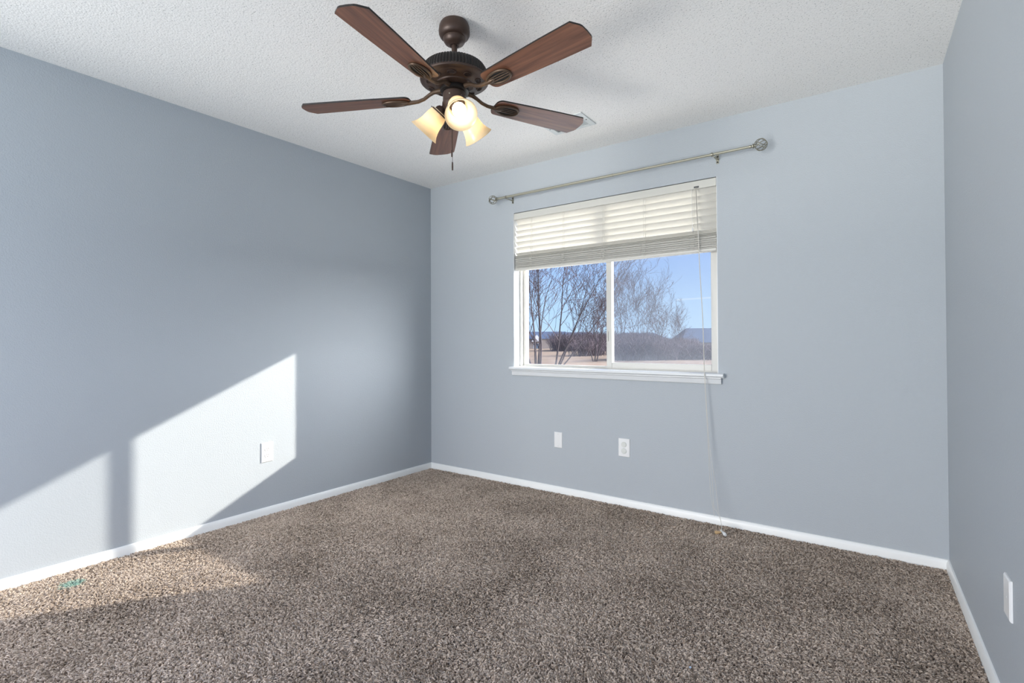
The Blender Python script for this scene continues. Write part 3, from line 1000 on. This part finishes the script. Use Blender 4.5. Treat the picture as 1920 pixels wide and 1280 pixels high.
# lights
SA = [math.radians(-35.0), math.radians(79.4), math.radians(199.4)]
shade_prof = [(0.0335, 0.0), (0.0345, 0.004), (0.0375, 0.012), (0.0410, 0.026), (0.0425, 0.042), (0.0440, 0.058), (0.0475, 0.074), (0.0535, 0.090), (0.0610, 0.103), (0.0655, 0.109)]
inner = [(r - 0.0030, h) for r, h in shade_prof[::-1]]
for k, a in enumerate(SA):
    rad_ = Vector((math.cos(a), math.sin(a), 0))
    lean_ = RT0 * -0.005
    p0 = rad_ * 0.0605 + lean_ + Vector((0, 0, Z(2.0755)))
    p1 = rad_ * 0.138 + lean_ + Vector((0, 0, Z(1.996)))
    ax = (p1 - p0).normalized()
    mb = MB().tube([rad_ * 0.020 + Vector((0, 0, Z(2.090))), rad_ * 0.036 + Vector((0, 0, Z(2.097))), p0 - ax * 0.016], [0.010, 0.0105, 0.012], 12)
    mb.lathe([(0.0004, -0.020), (0.016, -0.020), (0.021, -0.015), (0.0245, -0.008), (0.0255, -0.001), (0.0300, 0.001), (0.0355, 0.004), (0.0365, 0.010), (0.0350, 0.010), (0.0295, 0.0035), (0.0004, 0.0035)], p0, ax, n=32)
    arm = mb.build('lamp_holder', m_bronze, fan, smooth=True)
    a1 = ax.orthogonal().normalized(); a2 = ax.cross(a1)
    for q in range(3):
        an = q * 2 * PI / 3
        d = a1 * math.cos(an) + a2 * math.sin(an)
        MB().tube([p0 + ax * 0.007 + d * 0.034, p0 + ax * 0.007 + d * 0.043], [0.0018, 0.0018], 8).build('thumb_screw', m_bronze, arm, smooth=True)
    sh = MB().lathe(shade_prof + [(0.0645, 0.1105)] + inner, p0, ax, n=44).build('lamp_shade', m_shade, fan, smooth=True, angle=50)
    bulb = [(0.0004, 0.088), (0.010, 0.0865), (0.0185, 0.0825), (0.0245, 0.076), (0.0280, 0.067), (0.0285, 0.059), (0.0268, 0.050), (0.0225, 0.0425), (0.0185, 0.039)]
    bu = MB().lathe(bulb, p0, ax, n=28).build('light_bulb', m_bulb, fan, smooth=True)
    MB().lathe([(0.0187, 0.0392), (0.0160, 0.032), (0.0140, 0.022), (0.0135, 0.004)], p0, ax, n=24).build('bulb_base', m_cap, bu, smooth=True)

# pull chains: hang on the camera side, left of the axis
cxy = RT.copy(); cxy.z = 0
cc = cxy.normalized() * -0.0105 + Vector((FW.x, FW.y, 0)).normalized() * -0.010
for k, (dx, ze, zf) in enumerate(((0.0, 1.905, 1.874), (0.0022, 1.854, 1.818))):
    b = cc + cxy.normalized() * dx + Vector((0, 0, 0))
    mb = MB()
    zt = 2.060
    nn = int((zt - ze) / 0.0034)
    mb.tube([(b.x, b.y, Z(zt)), (b.x, b.y, Z(ze))], 0.0008, 6)
    for i in range(nn):
        zc = zt - i * 0.0034
        mb.lathe([(0.0002, 0.0013), (0.0013, 0.0), (0.0002, -0.0013)], (b.x, b.y, Z(zc)), n=6)
    ch = mb.build('pull_chain', m_bronze, fan, smooth=True)
    MB().lathe([(0.0004, 0), (0.0022, -0.001), (0.0030, -0.006), (0.0034, -(ze - zf) * 0.6), (0.0030, -(ze - zf) + 0.001), (0.0004, -(ze - zf))], (b.x, b.y, Z(ze)), n=12).build('chain_fob', m_bronze, ch, smooth=True)

# ------------------------------------------------------------------ outdoors
GZ = -0.60
mb = MB()
g = 420
vs, fs = [], []
nx, ny = 40, 40
for j in range(ny + 1):
    for i in range(nx + 1):
        x = -g + 1.35 * g * i / nx
        y = 0.6 + g * (j / ny) ** 1.6
        z = GZ + (0.18 * math.sin(x * 0.13) * math.sin(y * 0.11) if y > 5 else 0)
        vs.append((x, y, z))
for j in range(ny):
    for i in range(nx):
        a = j * (nx + 1) + i
        fs.append((a, a + 1, a + nx + 2, a + nx + 1))
mb.add(vs, fs)
tag(mb.build('ground', m_grass), 'dry tan prairie ground outside the window', 'ground', kind='structure')


tag(MB().box((-6, TH + 0.02, GZ - 0.2), (9, 9, GZ + 0.12)).build('reflector', plain('pale_reflector', (0.78, 0.77, 0.74), 0.9, bscale=20, bdist=0.002), None),  # slab added out of view to bounce light up to the ceiling
    'unseen added pale patio outside under the window', 'reflector', kind='structure')


def tree(seed, px, D, h, lean, stems, label, spread=0.45, thick=0.055, rmin=0.009, dens=1.0):
    rg = random.Random(seed)
    p = at(px, 640, D)
    base = Vector((p.x, p.y, GZ))
    root = thing('bare_tree', base, label, 'tree', 'bare trees outside the window')
    big, small = MB(), MB()
    up = Vector((0, 0, 1))

    def grow(p, d, L, r, lev):
        n = (7, 5, 4, 3, 2)[lev]
        pts, rs, kids = [p.copy()], [r], []
        for i in range(n):
            w = (0.10, 0.16, 0.20, 0.26, 0.3)[lev]
            d = (d + Vector((rg.uniform(-1, 1), rg.uniform(-1, 1), rg.uniform(-1, 1))) * w + up * 0.05 * lev).normalized()
            p = p + d * (L / n)
            rr = max(rmin * 0.7, r * (1 - 0.72 * (i + 1) / n))
            pts.append(p.copy()); rs.append(rr)
            if lev < 4 and (i >= 1 or lev >= 1) and rg.random() < (1.0, 1.0, 0.97, 0.75)[lev] * dens:
                kids.append((p.copy(), d.copy(), rr))
        (big if lev < 1 else small).tube(pts, rs, 6 if lev < 1 else 3, cap=False)
        for (kp, kd, kr) in kids:
            s = Vector((rg.uniform(-1, 1), rg.uniform(-1, 1), rg.uniform(-0.6, 0.6)))
            s = (s - kd * s.dot(kd)).normalized()
            nd = (kd + s * rg.uniform(0.5, 1.05) + up * 0.10).normalized()
            grow(kp, nd, L * rg.uniform(0.42, 0.62), max(rmin, kr * rg.uniform(0.5, 0.7)), lev + 1)

    for k in range(stems):
        a = rg.uniform(0, 2 * PI)
        s = (k - (stems - 1) / 2) / max(1, (stems - 1)) * 2
        d = (up + RT * (s * spread + lean) + Vector((math.cos(a), math.sin(a), 0)) * 0.14).normalized()
        grow(Vector((RT.x * s * 0.12, RT.y * s * 0.12, -0.1)), d, h * rg.uniform(0.72, 0.95), thick * rg.uniform(0.7, 1.1), 0)
    big.build('trunk', m_bark, root, smooth=True)
    small.build('twigs', m_twig, root)
    return root


tree(11, 1007, 24, 6.6, -0.02, 6, 'bare many-stemmed tree nearest the left window jamb', 0.17, 0.046, 0.0085)
tree(23, 1044, 30.5, 6.6, 0.40, 4, 'bare tree leaning right in the middle of the left pane', 0.26, 0.056, 0.0095)
tree(37, 1116, 39.5, 4.3, 0.02, 4, 'bare bushy tree seen just left of the window mullion', 0.30, 0.048, 0.010)
tree(41, 1168, 48, 6.6, -0.02, 4, 'bare tree seen just right of the window mullion', 0.18, 0.047, 0.011)
tree(53, 1197, 56, 6.7, 0.04, 3, 'tall bare tree in the middle of the right pane', 0.18, 0.050, 0.012)
tree(67, 1234, 63, 5.1, 0.02, 3, 'shorter bare tree right of the pane middle', 0.22, 0.044, 0.012)
tree(71, 1264, 69, 4.7, 0.34, 3, 'small bare tree farthest right, leaning toward the roof', 0.18, 0.042, 0.012)


def brush(seed, count, px0, px1, d0, d1, hs, name, label):
    rg = random.Random(seed)
    mb = MB()
    for _ in range(count):
        px = rg.uniform(px0, px1)
        D = rg.uniform(d0, d1)
        p = at(px, 640, D)
        hgt = rg.uniform(1.3, 2.7) * (1.15 if px < 1240 else 0.75) * hs
        for k in range(6):
            d = Vector((rg.uniform(-.5, .5), rg.uniform(-.5, .5), 1)).normalized()
            q = Vector((p.x + rg.uniform(-1, 1), p.y + rg.uniform(-1, 1), GZ))
            m_ = q + d * hgt * 0.5 + Vector((rg.uniform(-.1, .1), rg.uniform(-.1, .1), 0))
            e_ = m_ + (d + Vector((rg.uniform(-.4, .4), rg.uniform(-.4, .4), 0))) * hgt * 0.5
            mb.tube([q, m_, e_], [0.035, 0.026, 0.012], 3, cap=False)
            for _2 in range(3):
                s = q.lerp(e_, rg.uniform(0.35, 0.9))
                mb.tube([s, s + Vector((rg.uniform(-.5, .5), rg.uniform(-.5, .5), rg.uniform(0.1, .6)))], [0.022, 0.010], 3, cap=False)
    tag(mb.build(name, m_brush), label, 'brush', kind='stuff')


brush(8, 620, 1040, 1300, 75, 84, 1.05, 'brush_thicket', 'bare purple-brown brush thicket in front of the distant houses')
brush(9, 420, 1166, 1345, 40.5, 43.5, 0.62, 'low_brush', 'low bare brush along the bottom of the right window pane')
brush(10, 60, 1085, 1128, 52, 60, 0.75, 'low_brush', 'low bare brush along the bottom of the left pane beside the mullion')


def house(px, D, w, d, wall_h, roof_h, ang, label, siding, gables=0, hip=0.0):
    p = at(px, 640, D)
    root = thing('house', (p.x, p.y, GZ), label, 'house', 'distant houses')
    root.rotation_euler = (0, 0, ang)
    MB().box((-w / 2, -d / 2, -0.3), (w / 2, d / 2, wall_h)).build('walls', siding, root)
    ov = 0.4
    mb = MB()
    a = [(-w / 2 - ov, -d / 2 - ov, wall_h - 0.05), (w / 2 + ov, -d / 2 - ov, wall_h - 0.05), (w / 2 + ov, d / 2 + ov, wall_h - 0.05), (-w / 2 - ov, d / 2 + ov, wall_h - 0.05)]
    r = [(-w / 2 - ov + hip, 0, wall_h + roof_h), (w / 2 + ov - hip, 0, wall_h + roof_h)]
    mb.add(a + r, [(0, 3, 2, 1), (0, 1, 5, 4), (2, 3, 4, 5), (3, 0, 4), (1, 2, 5)])
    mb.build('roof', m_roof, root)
    for k in range(gables):
        x = -w / 2 + w * (k + 0.5) / gables
        g_ = MB()
        gw = 1.1
        g_.add([(x - gw, -d / 2 - 0.9, wall_h - 0.6), (x + gw, -d / 2 - 0.9, wall_h - 0.6), (x, -d / 2 - 0.9, wall_h + 0.85),
                (x - gw, 0, wall_h - 0.6), (x + gw, 0, wall_h - 0.6), (x, 0, wall_h + 0.85)],
               [(0, 1, 2), (3, 5, 4), (0, 2, 5, 3), (1, 4, 5, 2), (0, 3, 4, 1)])
        g_.build('gable', m_housewhite, root)
    nwin = max(2, int(w / 3))
    for k in range(nwin):
        x = -w / 2 + w * (k + 0.5) / nwin
        fr_ = MB().box((x - 0.65, -d / 2 - 0.05, wall_h - 2.3), (x + 0.65, -d / 2 + 0.02, wall_h - 0.9)).build('window', m_housewhite, root)
        MB().box((x - 0.52, -d / 2 - 0.08, wall_h - 2.17), (x + 0.52, -d / 2 - 0.04, wall_h - 1.03)).build('pane', m_houseglass, fr_)
    return root


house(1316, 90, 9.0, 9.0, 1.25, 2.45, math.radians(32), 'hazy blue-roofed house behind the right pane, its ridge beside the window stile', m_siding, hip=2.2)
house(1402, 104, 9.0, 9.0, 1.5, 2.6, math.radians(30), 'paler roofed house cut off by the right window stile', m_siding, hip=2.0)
house(1022, 108, 8.5, 7.0, 2.0, 1.5, math.radians(38), 'distant house with white gables behind the leftmost tree', m_siding_tan, gables=2, hip=0.3)
house(1082, 118, 10.5, 8.0, 2.0, 1.5, math.radians(36), 'long low distant house in the middle of the left pane', m_siding, hip=2.5)
house(1196, 126, 12.0, 8.0, 1.9, 1.5, math.radians(34), 'distant dark-roofed house behind the trees in the right pane', m_siding, hip=2.5)


def rise():
    # a long low scrub rise closing the horizon
    mb = MB()
    vs, fs = [], []
    N = 130
    rg = random.Random(5)
    for i in range(N + 1):
        px = 760 + 1900 * i / N
        top = at(px, 0, 165)
        hgt = 1.55 + 0.35 * math.sin(i * 0.35) + rg.uniform(-.15, .15)
        b = at(px, 0, 135)
        c = at(px, 0, 260)
        vs += [(b.x, b.y, GZ - 0.5), (top.x, top.y, GZ + 0.3 + hgt), (c.x, c.y, GZ - 0.5)]
    for i in range(N):
        a = i * 3
        fs += [(a, a + 3, a + 4, a + 1), (a + 1, a + 4, a + 5, a + 2)]
    mb.add(vs, fs)
    tag(mb.build('hills', m_hill), 'low dark scrub rise on the horizon outside', 'hill', kind='structure')


rise()

# ------------------------------------------------------------------ a scrap on the carpet
mb = MB()
rg = random.Random(2)
sp = at(1294, 1251, 1.0) - CAM
tt = (0.004 - CAM.z) / sp.z
sp = CAM + sp * tt
vs = [(sp.x + (i - 1.5) * 0.0022 + rg.uniform(-.0006, .0006), sp.y + (j - 1.5) * 0.0026 + rg.uniform(-.0006, .0006), sp.z + rg.uniform(-.0012, .0022)) for j in range(4) for i in range(4)]
fs = [(j * 4 + i, j * 4 + i + 1, j * 4 + i + 5, j * 4 + i + 4) for j in range(3) for i in range(3)]
mb.add(vs, fs)
o = mb.build('paper_scrap', plain('pale_blue_paper', (0.55, 0.66, 0.80), 0.7), org=tuple(sp))
sd = o.modifiers.new('thickness', 'SOLIDIFY'); sd.thickness = 0.0006
tag(o, 'tiny pale blue scrap lying on the carpet near the bottom edge', 'scrap')
